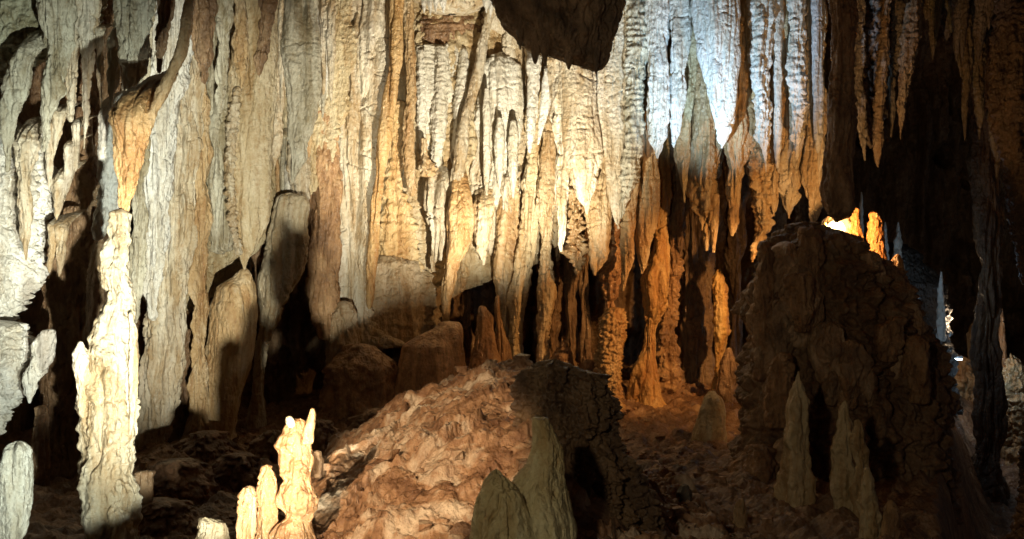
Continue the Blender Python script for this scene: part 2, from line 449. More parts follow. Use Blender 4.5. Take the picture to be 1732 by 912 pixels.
hang(5.9, [(165, 163, 190), (180, 163, 195), (250, 168, 198), (300, 168, 198), (350, 160, 198), (385, 157, 185), (405, 158, 172)], 'pale lit slab of flowstone hanging left of the orange column top', 'white', up=False, name='flowstone_slab', cat='flowstone', **SPIKY)
stand(4.4, [(748, 18, 42), (762, 10, 53), (800, 4, 50), (850, -2, 46), (912, -6, 38)], 'pale flat topped stalagmite stump with a ring mark in the near corner', 'white', tint=(.7, .7, .66), cap=(.18, 0), fl=(20, 2), pop=(14, 1.5), warp=(50, 3))
stand(5.4, [(800, 232, 262), (830, 228, 258), (870, 230, 255), (912, 226, 262)], 'brown stump with a forked top beside the foot of the bright column', 'brown', cap=(.3, 0))
stand(6.2, [(690, 62, 82), (760, 58, 80), (860, 52, 84)], 'thin brown stalagmite in the dark gap behind the pale stump', 'brown')

# ================================================================== LEFT CENTRE: tall pale columns
RIB = dict(fl=(12, 5.5), pop=(13, 1.6), rip=(7, 0.4), warp=(50, 4.5))
pillar(7.3, [(-30, 225, 262), (200, 222, 252), (300, 222, 248), (420, 222, 246), (500, 222, 242), (545, 224, 234)], 'narrow pale column edge just right of the bright near column', 'grey', down=False, **RIB)
pillar(7.5, [(-30, 262, 322), (100, 256, 318), (200, 246, 298), (260, 243, 290), (340, 243, 286), (420, 240, 282), (480, 245, 272), (540, 252, 268)], 'white scalloped hanging column between pale strips', 'white', down=False, **RIB)
pillar(7.8, [(-30, 290, 350), (100, 300, 345), (250, 280, 335), (360, 268, 328), (450, 258, 322), (520, 256, 318), (600, 244, 312), (680, 232, 300), (742, 222, 282), (770, 215, 285)], 'broad tan and grey column standing on the shadowed floor', 'cream', flat=.8, **RIB)
pillar(7.85, [(-30, 320, 352), (60, 322, 358), (150, 322, 345), (250, 325, 355), (340, 328, 352), (450, 326, 350), (560, 328, 352), (740, 318, 352)], 'slender ochre column left of the fat stalagmite', 'ochre', **RIB)
pillar(8.1, [(-30, 345, 385), (100, 350, 380), (200, 345, 385), (300, 348, 392), (400, 352, 392), (425, 358, 388)], 'rough scaly column ending above the black recess', 'grey', down=False, **RIB)
hang(7.6, [(-30, 322, 362), (50, 328, 362), (100, 333, 360), (140, 340, 352)], 'stubby brown stalactite next to a black roof slot', 'brown', **SPIKY)
hang(7.7, [(-30, 360, 398), (0, 362, 395), (60, 366, 388), (140, 364, 385), (190, 366, 376)], 'brown grey stalactite third along from the orange rib', 'grey', **SPIKY)
hang(7.6, [(-30, 393, 418), (0, 395, 415), (100, 398, 420), (150, 406, 412)], 'thin brown stalactite over the big smooth drapery', 'ochre', **SPIKY)
hang(7.9, [(-30, 440, 478), (0, 440, 468), (60, 436, 458), (100, 430, 450), (130, 436, 442)], 'brown stalactite in front of the blue tinged recess', 'brown', **SPIKY)
big = hang(8.0, [(-30, 385, 480), (0, 388, 474), (100, 394, 471), (200, 384, 466), (300, 381, 458), (380, 386, 448), (420, 398, 434), (448, 408, 420), (456, 412, 415)], 'huge smooth tan drapery whose tip touches the fat stalagmite', 'cream', flat=.55, folds=.5, cracks=.25, fl=(24, 2.4), pop=(12, 1), warp=(70, 3), name='drapery', cat='drapery', tint=(.95, .88, .74))
spel('serrated_edge', 7.92, [(150, 395, 410), (220, 384, 400), (300, 381, 398), (380, 386, 402), (430, 398, 410)], 'cream', parent=big, fl=(8, 1), pop=(10, 5), rip=(11, 3), warp=(30, 3))
stand(8.2, [(457, 404, 424), (470, 392, 429), (485, 368, 432), (520, 354, 433), (560, 352, 431), (600, 345, 425), (650, 332, 417), (700, 322, 407), (735, 310, 402)], 'fat smooth bottle shaped stalagmite under the drapery tip', 'ochre', cap=(.35, 0), folds=.5, cracks=.25, fl=(26, 2), pop=(16, 1.0), rip=(9, .4), warp=(60, 4), tint=(1.15, 1.15, 1.15))
stand(8.3, [(560, 312, 326), (640, 308, 330), (735, 296, 335)], 'small lumpy stalagmite tucked left of the fat bottle shaped one', 'brown', pop=(10, 3))
hang(8.2, [(-30, 478, 545), (30, 482, 540), (100, 485, 545), (170, 487, 541), (210, 487, 533), (260, 489, 522), (295, 491, 503), (310, 493, 496)], 'wide leaf shaped grey stalactite pointing at the broken stump', 'grey', fl=(20, 2.2), flat=.6, warp=(60, 3), pop=(10, .8))
stand(8.6, [(332, 465, 515), (345, 461, 523), (400, 450, 523), (440, 441, 517), (480, 436, 505), (520, 434, 480), (560, 432, 462), (600, 428, 452), (680, 420, 450)], 'massive broken stump with a flat dark top under the leaf shaped stalactite', 'cream', cap=(.22, 0), flat=.7, fl=(24, 2.5), warp=(60, 4), tint=(.85, .82, .75))
spel('flowstone_mass', 9.0, [(200, 500, 570), (280, 520, 580), (330, 522, 575), (420, 518, 572), (500, 520, 575), (570, 535, 575)], 'brown', flat=.5, label='brown rocky wall between the broken stump and the long fluted curtain', cat='flowstone', **RIB, tint=(1.35, 1.25, 1.1))
pillar(9.1, [(-30, 470, 580), (90, 480, 590), (240, 520, 575), (330, 540, 580)], 'recessed blue grey roof wedge behind the leaf shaped stalactite', 'grey', down=False, name='flowstone_wedge', cat='flowstone')
for x, a, b, wd in ((507, 20, 110, 8), (547, 60, 160, 7), (560, 80, 170, 7), (522, 10, 60, 8), (477, 60, 190, 7)):
    hang(8.5, [(-30, x - wd * 1.4, x + wd * 1.4), (a, x - wd, x + wd), (b - 8, x - 3, x + 3), (b, x - 1, x + 1)], 'thin spike stalactite beside the blue tinged recess', 'cream', group='thin spikes at the blue tinged recess', **SPIKY)

lwall = spel('flowstone_wall', 8.95, [(-30, 205, 600), (150, 215, 590), (300, 225, 560), (380, 232, 470), (440, 236, 420), (520, 236, 350)], 'cream', flat=.08, up=True, cap=(0, .1),
     label='pale ribbed wall close behind the tall columns on the left of the stripe', cat='flowstone', cracks=2.0, fl=(24, 6), pop=(14, 3), rip=(12, 2), warp=(60, 7), tint=(.9, .85, .7))
# ================================================================== CENTRE: fluted curtain and flowstone face
FLUTE = dict(cracks=1.8, fl=(19, 8.5), pop=(9, 1.0), rip=(8, .4), warp=(70, 5))
curtain = pillar(9.3, [(-30, 570, 672), (0, 572, 668), (100, 556, 664), (200, 560, 656), (300, 560, 640), (400, 556, 630), (460, 552, 625), (510, 548, 620), (550, 552, 640), (585, 560, 680)], 'tall pale fluted curtain left of the orange stripe', 'cream', flat=.4, down=False, name='flowstone_curtain', cat='flowstone', cap=(0, .15), res=1.15, **FLUTE)
pillar(9.2, [(-30, 661, 687), (0, 660, 684), (100, 655, 682), (200, 645, 668), (300, 636, 650), (340, 626, 645), (450, 617, 640), (520, 618, 632)], 'long straight orange stripe of calcite dividing the pale wall', 'ochre', down=False, fl=(14, 1.2), pop=(9, .6), warp=(70, 3), flat=.8, tint=(1.0, .88, .68), name='flowstone_stripe', cat='flowstone')
wall = spel('flowstone_wall', 9.68, [(-30, 640, 930), (100, 650, 950), (300, 600, 980), (400, 590, 960), (450, 580, 900), (500, 560, 770), (540, 560, 760), (580, 565, 750)], 'cream', flat=.06, up=True, cap=(0, .1), res=1.1,
     label='wide rough cream wall behind the lit flowstone in the middle', cat='flowstone', cracks=2.2, fl=(34, 7), pop=(20, 4), rip=(14, 3), warp=(70, 9), tint=(.92, .84, .68))
canopy = hang(9.45, [(-30, 686, 850), (-12, 688, 848), (0, 692, 840), (8, 710, 820)], 'overhanging pale lip above the arched alcove', 'cream', flat=.7, cap=(0, .3), name='flowstone_canopy', cat='flowstone', fl=(14, 3), pop=(12, 2))
for x, b in ((717, 22), (728, 26), (737, 20), (750, 22), (830, 30), (823, 22)):
    spel('drip_tip', 9.15, [(-40, x - 8, x + 8), (b - 16, x - 5, x + 5), (b, x - 1, x + 1)], 'white', up=True, parent=canopy, **SPIKY)
spel('underside', 9.72, [(20, 735, 795), (30, 706, 828), (45, 695, 836), (60, 692, 828), (76, 704, 812), (86, 730, 790)], 'brown', flat=.3, parent=canopy, cap=(.1, .2), fl=(30, 2), pop=(16, 2), rip=(8, 2.5), warp=(40, 4), tint=(.95, .85, .75))
panel = spel('flowstone_cascade', 9.74, [(84, 704, 802), (100, 699, 806), (150, 702, 802), (220, 705, 786), (260, 708, 772), (300, 716, 768), (325, 722, 760)], 'white', flat=.5, cap=(.2, .1), res=1.25, label='brilliantly lit fluted flowstone face below the arched alcove', cat='flowstone', fl=(13, 5.0), pop=(7, 1.4), rip=(7, 1.2), warp=(60, 4), tint=(1, .97, .9))
for x0, x1, a, b, wd in ((712, 714, 86, 262, 9), (746, 738, 80, 305, 13), (784, 768, 84, 285, 10)):
    spel('flute', 9.62, [(a, x0 - wd * .6, x0 + wd * .6), (a + 40, x0 - wd, x0 + wd), ((a + b) / 2, (x0 + x1) / 2 - wd, (x0 + x1) / 2 + wd), (b - 20, x1 - wd * .7, x1 + wd * .7), (b, x1 - 2, x1 + 2)], 'white', parent=panel, fl=(9, 1.5), pop=(6, 1.3), rip=(6, 1.2), warp=(50, 3), tint=(1, .96, .88))
spel('flowstone_rib', 9.5, [(20, 822, 840), (70, 808, 826), (120, 799, 818), (170, 786, 805), (230, 770, 792), (300, 760, 785), (330, 762, 778)], 'cream', label='slanting cream buttress between the alcove face and the bell', cat='flowstone', fl=(12, 2), warp=(60, 3), up=True)
spel('flowstone_rib', 9.5, [(60, 684, 700), (130, 686, 706), (200, 682, 704), (260, 678, 700), (330, 690, 704)], 'ochre', label='ochre rib framing the alcove on the side of the orange stripe', cat='flowstone', fl=(9, 2), pop=(8, 1.5), up=True)
bell = spel('flowstone_bell', 9.6, [(94, 832, 864), (100, 822, 876), (115, 815, 884), (140, 812, 886), (200, 810, 884), (250, 814, 882), (300, 814, 878), (330, 808, 866), (350, 812, 850)], 'white', flat=.5, cap=(.35, .1), res=1.2, label='round shouldered bell of white flowstone split by grooves', cat='flowstone', fl=(16, 5), pop=(8, .9), rip=(12, 1.0), warp=(60, 4), tint=(1, .97, .9))
for x, a, b, wd in ((823, 150, 330, 7), (845, 200, 320, 10), (868, 205, 335, 9)):
    spel('leg', 9.42, [(a, x - wd * .5, x + wd * .5), (a + 30, x - wd, x + wd), (b - 40, x - wd * .8, x + wd * .8), (b, x - 2, x + 2)], 'white', parent=bell, fl=(10, 1.2), warp=(50, 2), tint=(1, .95, .85))
spel('flowstone_curtain', 9.62, [(215, 800, 905), (260, 796, 905), (330, 800, 900), (400, 812, 890), (440, 830, 880), (470, 846, 868)], 'cream', flat=.3, cap=(.3, .2), label='fused cream curtain under the white bell, folded like heavy cloth', cat='flowstone', **FLUTE)
spel('flowstone_curtain', 9.62, [(-30, 800, 960), (60, 850, 960), (150, 872, 958), (230, 880, 955), (300, 890, 950), (360, 900, 940)], 'cream', up=True, flat=.25, cap=(.3, .2), label='broad pale folded sheet behind the notched white stalactite', cat='flowstone', **FLUTE)
# rocky ochre middle band
ROCKY = dict(fl=(22, 3), pop=(15, 3.5), rip=(16, 3.0), warp=(50, 5))
spel('flowstone_band', 9.6, [(175, 655, 690), (220, 650, 686), (300, 645, 684), (350, 640, 700), (420, 636, 712), (480, 630, 722), (540, 640, 740), (560, 650, 735)], 'ochre', flat=.3, label='craggy ochre band of bedded rock beside the orange stripe', cat='flowstone', tint=(1.2, 1.15, 1.0), cap=(.3, .1), **ROCKY)
spel('flowstone_band', 9.5, [(235, 712, 722), (262, 712, 724), (285, 708, 742), (296, 712, 736)], 'ochre', flat=.8, label='small knobby ochre bracket under the alcove face', cat='flowstone', pop=(9, 3))
hang(9.52, [(295, 718, 758), (310, 722, 756), (350, 725, 752), (400, 727, 746), (440, 728, 742), (460, 733, 738)], 'pale tapering stalactite below the alcove face', 'cream', up=False, **FLUTE)
spel('flowstone_strut', 9.42, [(300, 764, 792), (360, 757, 796), (410, 755, 795), (430, 754, 788), (450, 752, 780), (480, 746, 772), (510, 744, 764), (545, 750, 760)], 'ochre', label='bent ochre strut leaning down onto the boulder', cat='flowstone', cap=(1.5, .3), tb=.2, fl=(14, 1.6), pop=(10, 1), warp=(60, 3), tint=(1.25, 1.15, 1))
hang(9.5, [(320, 804, 836), (350, 800, 836), (390, 800, 834), (425, 806, 828), (448, 815, 822)], 'squared tan stalactite with a crusted collar below the bell', 'cream', up=False, tint=(1.25, 1.2, 1.1), fl=(14, 1), rip=(12, 1.2))
hang(9.5, [(290, 848, 884), (340, 848, 868), (380, 850, 862), (400, 854, 858)], 'twisted cream stalactite hanging from the right leg of the bell', 'cream', up=False, **RIB)
hang(9.5, [(330, 742, 752), (380, 744, 762), (440, 742, 750)], 'narrow grooved stalactite between the pale taper and the bent strut', 'cream', up=False)
spel('flowstone_apron', 9.6, [(455, 560, 720), (490, 552, 735), (530, 550, 748), (560, 560, 742), (585, 570, 720)], 'cream', flat=.35, label='cracked pale foot of the flowstone wall above the boulders', cat='flowstone', tint=(.8, .7, .58), cap=(.3, 0), **ROCKY)
stand(9.0, [(514, 570, 592), (530, 561, 598), (580, 556, 604), (620, 552, 612), (690, 548, 640)], 'rounded stump half in light at the foot of the fluted curtain', 'cream', name='stalagmite', tint=(.75, .65, .55))
stand(8.9, [(548, 735, 782), (556, 728, 786), (585, 680, 787), (620, 672, 790), (660, 668, 792), (700, 664, 800)], 'big smooth brown boulder with a raised shoulder', 'brown', name='boulder', cat='boulder', flat=.8, cap=(.2, 0), folds=.4, cracks=.2, fl=(40, 3), pop=(30, 2), warp=(60, 5), tint=(2.3, 2.1, 1.9))
stand(8.8, [(590, 575, 640), (620, 545, 668), (680, 540, 672), (720, 535, 680)], 'dark rounded boulder in the shadow under the flowstone foot', 'brown', name='boulder', cat='boulder', flat=.8, cap=(.3, 0), folds=.4, cracks=.2, fl=(40, 3), pop=(26, 4), warp=(60, 6), tint=(1.5, 1.4, 1.3))
stand(9.2, [(520, 808, 822), (535, 802, 832), (570, 800, 838), (600, 796, 842), (640, 790, 850)], 'smooth pointed brown stalagmite right of the big boulder', 'brown', folds=.5, cracks=.25, fl=(20, 1), tint=(1.5, 1.35, 1.2))
stand(9.3, [(502, 837, 846), (520, 834, 849), (560, 836, 854), (600, 834, 862), (640, 830, 870)], 'slimmer brown stalagmite at the shoulder of the smooth pointed one', 'brown', fl=(16, 1), tint=(1.4, 1.3, 1.1))
LEAN = dict(fl=(11, 2.2), pop=(9, 1.2), rip=(8, .8), warp=(60, 4))
pillar(9.42, [(-30, 892, 925), (60, 890, 922), (160, 888, 918), (280, 886, 918), (350, 880, 912), (420, 872, 905), (500, 866, 895), (560, 865, 885), (610, 862, 886)], 'long tan column slanting down to the dark floor behind the near boss', 'cream', tint=(.98, .88, .7), **LEAN)
stand(9.55, [(315, 856, 880), (340, 848, 885), (420, 842, 886), (500, 838, 880), (600, 836, 872)], 'ochre fluted column directly behind the slanting one', 'ochre', name='column', cat='column', cap=(1.5, 0), **LEAN)
pillar(9.3, [(-30, 925, 960), (130, 928, 952), (250, 915, 945), (330, 908, 938), (420, 916, 936), (500, 910, 940), (590, 910, 928), (640, 906, 932)], 'dim brown column with a pale lit upper half', 'cream', tint=(.9, .78, .62), **LEAN)
hang(9.0, [(60, 884, 896), (90, 888, 918), (140, 889, 916), (200, 890, 910), (258, 893, 899)], 'flat white stalactite with a notched top left of the dark block', 'white', up=False, flat=.5, fl=(14, 1))
hang(8.95, [(100, 924, 940), (130, 918, 938), (180, 912, 930), (245, 908, 912)], 'pale blade stalactite leaning under the dark block', 'white', up=False, flat=.5, fl=(14, 1))
hang(8.9, [(150, 930, 966), (250, 938, 962), (320, 940, 962), (400, 942, 956), (425, 946, 952)], 'narrow pale knobbed stalactite beside the round tipped drapery', 'cream', **RIB)

# the dark block hanging near the camera
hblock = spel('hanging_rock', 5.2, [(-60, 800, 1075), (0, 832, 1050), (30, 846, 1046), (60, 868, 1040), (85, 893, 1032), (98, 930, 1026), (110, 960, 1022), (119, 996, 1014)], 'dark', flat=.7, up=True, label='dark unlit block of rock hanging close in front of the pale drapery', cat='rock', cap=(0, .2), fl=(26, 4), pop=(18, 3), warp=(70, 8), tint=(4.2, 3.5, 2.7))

# slim ribs of calcite running down both pale walls
rg = random.Random(5)
for k in range(26):
    left = k < 28
    x = rg.uniform(215, 555) if left else rg.uniform(640, 960)
    a = rg.choice([-30, -30, rg.uniform(0, 250), rg.uniform(150, 330)]); b = a + rg.uniform(140, 420)
    b = min(b, 470 if left else 520); wd = rg.choice([4, 6, 9, 13, 17]); t = rg.uniform(-14, 10)
    if b - a < 80 or (not left and 700 < x < 800 and a < 60): continue
    spel('rib', 8.8 if left else 9.56, [(a, x - wd * .6, x + wd * .6), (a + 30, x - wd, x + wd), ((a + b) / 2, x + t * .4 - wd, x + t * .4 + wd), (b - 25, x + t - wd * .7, x + t + wd * .7), (b, x + t - 1.5, x + t + 1.5)],
         rg.choice(['cream', 'cream', 'ochre', 'white', 'grey']) if left else rg.choice(['cream', 'white', 'cream']), up=a < 0, parent=lwall if left else wall, cap=(2.5, .3), tb=.25,
         fl=(8, 2.0), pop=(9, 1.6), warp=(40, 4), tint=(rg.uniform(.75, 1.05),) * 3)

for x, a, b, wd in ((905, 80, 108, 8), (922, 88, 112, 6), (1008, 100, 126, 6), (880, 62, 84, 6), (962, 96, 118, 9)):
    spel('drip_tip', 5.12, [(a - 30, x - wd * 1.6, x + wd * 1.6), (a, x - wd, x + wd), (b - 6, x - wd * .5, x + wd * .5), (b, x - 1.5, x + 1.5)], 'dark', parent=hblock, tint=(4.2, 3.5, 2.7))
# ================================================================== RIGHT CENTRE: white and blue lit stalactites
SM = dict(fl=(18, 2.2), pop=(8, .5), rip=(8, .5), warp=(70, 2.5))
hang(8.8, [(-30, 950, 1000), (112, 943, 1006), (200, 949, 1016), (270, 955, 1020), (310, 966, 1014), (340, 980, 1004), (362, 991, 994)], 'wide smooth cream drapery with a rounded point below the dark block', 'cream', flat=.5, name='drapery', cat='drapery', **SM)
hang(8.85, [(-30, 1035, 1088), (0, 1042, 1084), (60, 1028, 1074), (120, 1008, 1068), (200, 1008, 1060), (270, 1018, 1054), (330, 1029, 1050), (370, 1039, 1048), (387, 1043, 1046)], 'long cream drapery swept left at the top and ending in a fine point', 'cream', flat=.5, name='drapery', cat='drapery', **SM)
CHS = dict(fl=(12, 3.2), pop=(11, 1.0), rip=(13, 1.0), warp=(60, 3))
CH = dict(fl=(10, 2.6), pop=(11, 2.4), rip=(9, 2.0), warp=(50, 3.5))
hang(8.75, [(-30, 1062, 1094), (100, 1062, 1092), (200, 1058, 1088), (290, 1052, 1080), (340, 1048, 1064), (370, 1048, 1053)], 'rough ribbed grey stalactite along the edge of the long drapery', 'grey', **CH)
hang(8.7, [(-30, 1090, 1134), (0, 1092, 1132), (100, 1092, 1131), (200, 1093, 1131), (230, 1097, 1127), (250, 1104, 1120), (268, 1110, 1114)], 'white crusted stalactite with a nipple tip, first of the blue lit row', 'white', **CHS)
hang(8.7, [(-30, 1130, 1170), (0, 1133, 1168), (150, 1135, 1164), (215, 1134, 1154), (238, 1136, 1146), (250, 1138, 1141)], 'second crusted white stalactite of the blue lit row, short and blunt', 'white', **CHS)
hang(8.9, [(-30, 1150, 1186), (130, 1150, 1183), (200, 1142, 1170), (260, 1139, 1166), (310, 1148, 1163), (332, 1154, 1161), (343, 1157, 1159)], 'tan stalactite with a drip straw tip behind the blue lit row', 'cream', tint=(.85, .78, .6), **SM)
hang(8.55, [(-30, 1168, 1256), (0, 1171, 1252), (60, 1176, 1249), (120, 1184, 1244), (180, 1196, 1240), (215, 1205, 1234), (238, 1214, 1227), (251, 1219, 1222)], 'largest and brightest white stalactite, glaring in the blue light', 'white', fl=(18, 3), pop=(9, .5), rip=(9, .4), warp=(70, 2), tint=(1.08, 1.08, 1.08))
twin = hang(8.9, [(-30, 1170, 1215), (150, 1176, 1226), (240, 1168, 1222), (300, 1166, 1218), (350, 1176, 1216), (390, 1188, 1212), (410, 1192, 1204), (424, 1193, 1198)], 'brown stalactite with twin orange tips under the glaring white one', 'ochre', tint=(.8, .78, .75), **RIB)
spel('tip', 8.85, [(330, 1202, 1218), (390, 1202, 1214), (427, 1205, 1209)], 'ochre', parent=twin)
fork = hang(8.75, [(-30, 1238, 1275), (200, 1228, 1268), (260, 1224, 1264), (300, 1230, 1258), (345, 1232, 1250), (380, 1233, 1246), (399, 1236, 1239)], 'orange brown stalactite with a knobby forked tip', 'ochre', **RIB)
spel('tip', 8.75, [(310, 1240, 1254), (360, 1243, 1250), (384, 1245, 1248)], 'ochre', parent=fork)
hang(8.6, [(-30, 1264, 1308), (0, 1266, 1307), (100, 1268, 1306), (180, 1274, 1303), (240, 1284, 1301), (275, 1292, 1299), (292, 1295, 1297)], 'blue lit stalactite with deep wavy grooves right of the glaring one', 'white', **CH)
hang(8.75, [(-30, 1264, 1300), (240, 1262, 1302), (300, 1268, 1312), (350, 1274, 1312), (390, 1276, 1302), (420, 1268, 1288), (442, 1269, 1275)], 'ragged glowing orange stalactite beside the great mound', 'ochre', **ROCKY)
hang(8.6, [(-30, 1306, 1326), (0, 1307, 1324), (150, 1307, 1322), (250, 1309, 1321), (284, 1313, 1317)], 'slim blue edged stalactite with a straight side', 'white', **CHS)
hang(8.5, [(-30, 1332, 1366), (0, 1335, 1363), (150, 1337, 1361), (230, 1338, 1358), (262, 1344, 1352), (270, 1347, 1349)], 'knotted blue white stalactite second from the dark hanging trunk', 'white', **CH)
hang(8.7, [(-30, 1325, 1362), (200, 1322, 1360), (270, 1318, 1358), (310, 1320, 1352), (340, 1326, 1344), (360, 1331, 1338), (370, 1333, 1336)], 'peach lit stalactite with a spike tip above the great mound', 'cream', **RIB)
hang(8.4, [(-30, 1370, 1396), (0, 1372, 1394), (150, 1374, 1393), (230, 1375, 1390), (258, 1380, 1386)], 'smooth steel blue stalactite next to the dark hanging trunk', 'white', tint=(.7, .75, .85), **SM)
hang(8.6, [(-30, 1362, 1398), (200, 1362, 1396), (260, 1358, 1398), (310, 1360, 1394), (350, 1366, 1388), (378, 1372, 1384)], 'blunt peach stalactite just left of the lamp glow', 'cream', **RIB)
hang(8.7, [(-30, 1300, 1338), (260, 1298, 1326), (330, 1302, 1318), (362, 1306, 1312)], 'small orange stalactite filling the gap beside the peach spike', 'ochre', **RIB)
hang(7.0, [(-30, 1402, 1450), (0, 1405, 1447), (150, 1404, 1443), (250, 1398, 1445), (310, 1389, 1444), (340, 1389, 1442), (360, 1395, 1436), (374, 1406, 1424)], 'thick dark hanging trunk silhouetted against the amber lamp', 'brown', tint=(1.1, 1.0, .95), fl=(16, 3), pop=(10, 1.5), warp=(60, 4), cap=(0, .25))
# second row deeper in, dim brown
for k, (x, b, wd, lbl) in enumerate((
    (1122, 372, 12, 'shadowed brown stalactite behind the nipple tipped white one'),
    (1152, 432, 13, 'dim drooping stalactite left of the twin orange tips'),
    (1100, 300, 9, 'thin dark stalactite in the gap by the ribbed grey one'),
    (1178, 380, 10, 'dim brown stalactite behind the drip straw tip'),
    (1232, 330, 9, 'half hidden brown stalactite behind the forked tip'))):
    hang(9.4, [(-30, x - wd * 1.5, x + wd * 1.5), (b * .5, x - wd * 1.2, x + wd * 1.2), (b * .8, x - wd, x + wd), (b - 15, x - wd * .4, x + wd * .4), (b, x - 1, x + 1)], lbl, 'brown', **RIB)
hang(9.0, [(-30, 985, 1040), (300, 984, 1032), (345, 985, 1032), (400, 990, 1035), (430, 994, 1030), (455, 1000, 1018), (465, 1003, 1010)], 'orange banded stalactite peeking out under the rounded drapery', 'ochre', flat=.7, fl=(22, 1.4), rip=(14, 1.2))
hang(9.1, [(-30, 955, 992), (300, 958, 992), (380, 960, 990), (430, 962, 988), (455, 966, 984), (464, 970, 978)], 'rough pitted brown stalactite left of the orange banded one', 'ochre', tint=(.8, .75, .7), **CAUL)
hang(8.95, [(200, 1050, 1084), (300, 1050, 1082), (400, 1050, 1078), (440, 1050, 1074), (475, 1050, 1062), (492, 1051, 1055)], 'olive tan stalactite sharpened on one side near the orange column', 'ochre', **SM)
hang(9.2, [(300, 1010, 1052), (440, 1014, 1050), (500, 1020, 1048), (520, 1024, 1040), (532, 1028, 1034)], 'brown craggy stalactite hanging over the pitted stalagmite', 'brown', tint=(1.4, 1.2, 1.), **ROCKY)
hang(9.1, [(200, 1078, 1120), (350, 1078, 1113), (400, 1076, 1108), (440, 1079, 1096), (463, 1084, 1088)], 'orange pointed stalactite touching the top of the orange column', 'ochre', **SM)
pillar(9.3, [(-30, 1098, 1135), (300, 1108, 1134), (380, 1110, 1131), (430, 1100, 1133), (470, 1076, 1131), (520, 1080, 1127), (550, 1086, 1114), (590, 1084, 1114), (630, 1072, 1114), (675, 1066, 1122)], 'deep orange hourglass column lit by the amber lamp', 'ochre', tint=(1.05, .85, .55), fl=(22, 3), pop=(10, 1), warp=(60, 4))
pillar(9.5, [(300, 1118, 1150), (440, 1124, 1150), (540, 1114, 1150), (560, 1112, 1144), (600, 1112, 1148), (672, 1112, 1156)], 'stocky brown column right of the orange hourglass', 'brown', tint=(1.4, 1.3, 1.1), **ROCKY)
pillar(9.9, [(-30, 1140, 1210), (380, 1146, 1206), (500, 1150, 1204), (600, 1152, 1200), (680, 1150, 1206)], 'broad dark column between the hourglass and the yellow blade', 'brown', **RIB)
stand(9.3, [(455, 1213, 1220), (470, 1206, 1224), (510, 1205, 1232), (560, 1208, 1237), (575, 1208, 1230), (610, 1210, 1222), (660, 1204, 1220)], 'jagged yellow blade of calcite glowing in a dark gap', 'ochre', fl=(10, 2), pop=(9, 2), tint=(1.15, 1.0, .6))
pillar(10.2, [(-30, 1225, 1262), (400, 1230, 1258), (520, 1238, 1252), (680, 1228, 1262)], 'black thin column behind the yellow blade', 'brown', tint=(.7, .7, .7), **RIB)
stand(9.0, [(525, 1028, 1052), (540, 1016, 1060), (570, 1010, 1060), (610, 1007, 1055), (650, 1010, 1050), (680, 1012, 1052)], 'pitted brown stalagmite with a blunt top below the craggy stalactite', 'ochre', tint=(.9, .75, .55), fl=(12, 1), pop=(7, 3.2), warp=(40, 3))
stand(9.2, [(572, 949, 955), (584, 944, 960), (600, 936, 968), (625, 932, 974), (660, 930, 980)], 'small brown stalagmite shaped like a pear in the shadow', 'brown', tint=(1.3, 1.2, 1.1))
stand(9.1, [(612, 984, 1000), (630, 976, 1008), (670, 972, 1012)], 'low brown stalagmite knob between the pear and the pitted one', 'brown', tint=(1.3, 1.2, 1.1))
stand(9.6, [(575, 988, 1000), (600, 985, 1003), (640, 982, 1006)], 'dim slim stalagmite behind the low brown knob', 'brown')
for x, a, wd in ((935, 440, 12), (965, 455, 10), (990, 470, 9)):
    pillar(9.9, [(-30, x - wd, x + wd), (a, x - wd, x + wd), (520, x - wd * .8, x + wd * .8), (640, x - wd * 1.1, x + wd * 1.1)], 'dim brown column in the black hollow behind the pear stalagmite', 'brown', group='columns of the black hollow', **RIB)
pillar(10.0, [(-30, 770, 800), (450, 785, 800), (540, 784, 798), (640, 780, 806)], 'thin shadowed column in the niche above the big boulder', 'brown', **RIB)

# ================================================================== RIGHT: dim group and dark passage
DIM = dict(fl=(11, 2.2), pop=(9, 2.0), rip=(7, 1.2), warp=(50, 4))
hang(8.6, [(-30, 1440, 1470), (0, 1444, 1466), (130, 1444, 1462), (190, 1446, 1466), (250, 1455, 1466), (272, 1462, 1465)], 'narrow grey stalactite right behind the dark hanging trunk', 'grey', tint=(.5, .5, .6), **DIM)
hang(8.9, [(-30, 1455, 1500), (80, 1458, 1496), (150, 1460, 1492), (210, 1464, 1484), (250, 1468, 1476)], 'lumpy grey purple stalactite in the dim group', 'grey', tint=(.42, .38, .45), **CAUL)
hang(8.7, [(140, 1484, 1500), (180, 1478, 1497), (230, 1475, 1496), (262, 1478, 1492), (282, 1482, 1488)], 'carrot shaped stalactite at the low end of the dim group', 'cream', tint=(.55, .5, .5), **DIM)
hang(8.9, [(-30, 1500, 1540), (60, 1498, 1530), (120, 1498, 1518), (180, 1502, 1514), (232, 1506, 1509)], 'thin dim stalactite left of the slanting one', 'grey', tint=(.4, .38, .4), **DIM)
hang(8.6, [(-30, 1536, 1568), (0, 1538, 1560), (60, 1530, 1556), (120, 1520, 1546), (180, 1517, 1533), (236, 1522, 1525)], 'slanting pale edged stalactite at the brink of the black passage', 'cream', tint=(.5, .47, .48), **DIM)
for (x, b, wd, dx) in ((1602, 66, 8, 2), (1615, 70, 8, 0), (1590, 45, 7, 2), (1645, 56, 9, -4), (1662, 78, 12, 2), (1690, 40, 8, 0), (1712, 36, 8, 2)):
    hang(10.5, [(-30, x - wd * 1.5 - dx, x + wd * 1.5 - dx), (0, x - wd - dx, x + wd - dx), (b - 18, x - wd * .5, x + wd * .5), (b, x - 1, x + 1)], 'dim olive stalactite on the roof of the black passage', 'cream', group='stalactites on the passage roof', tint=(.55, .52, .48), **DIM)
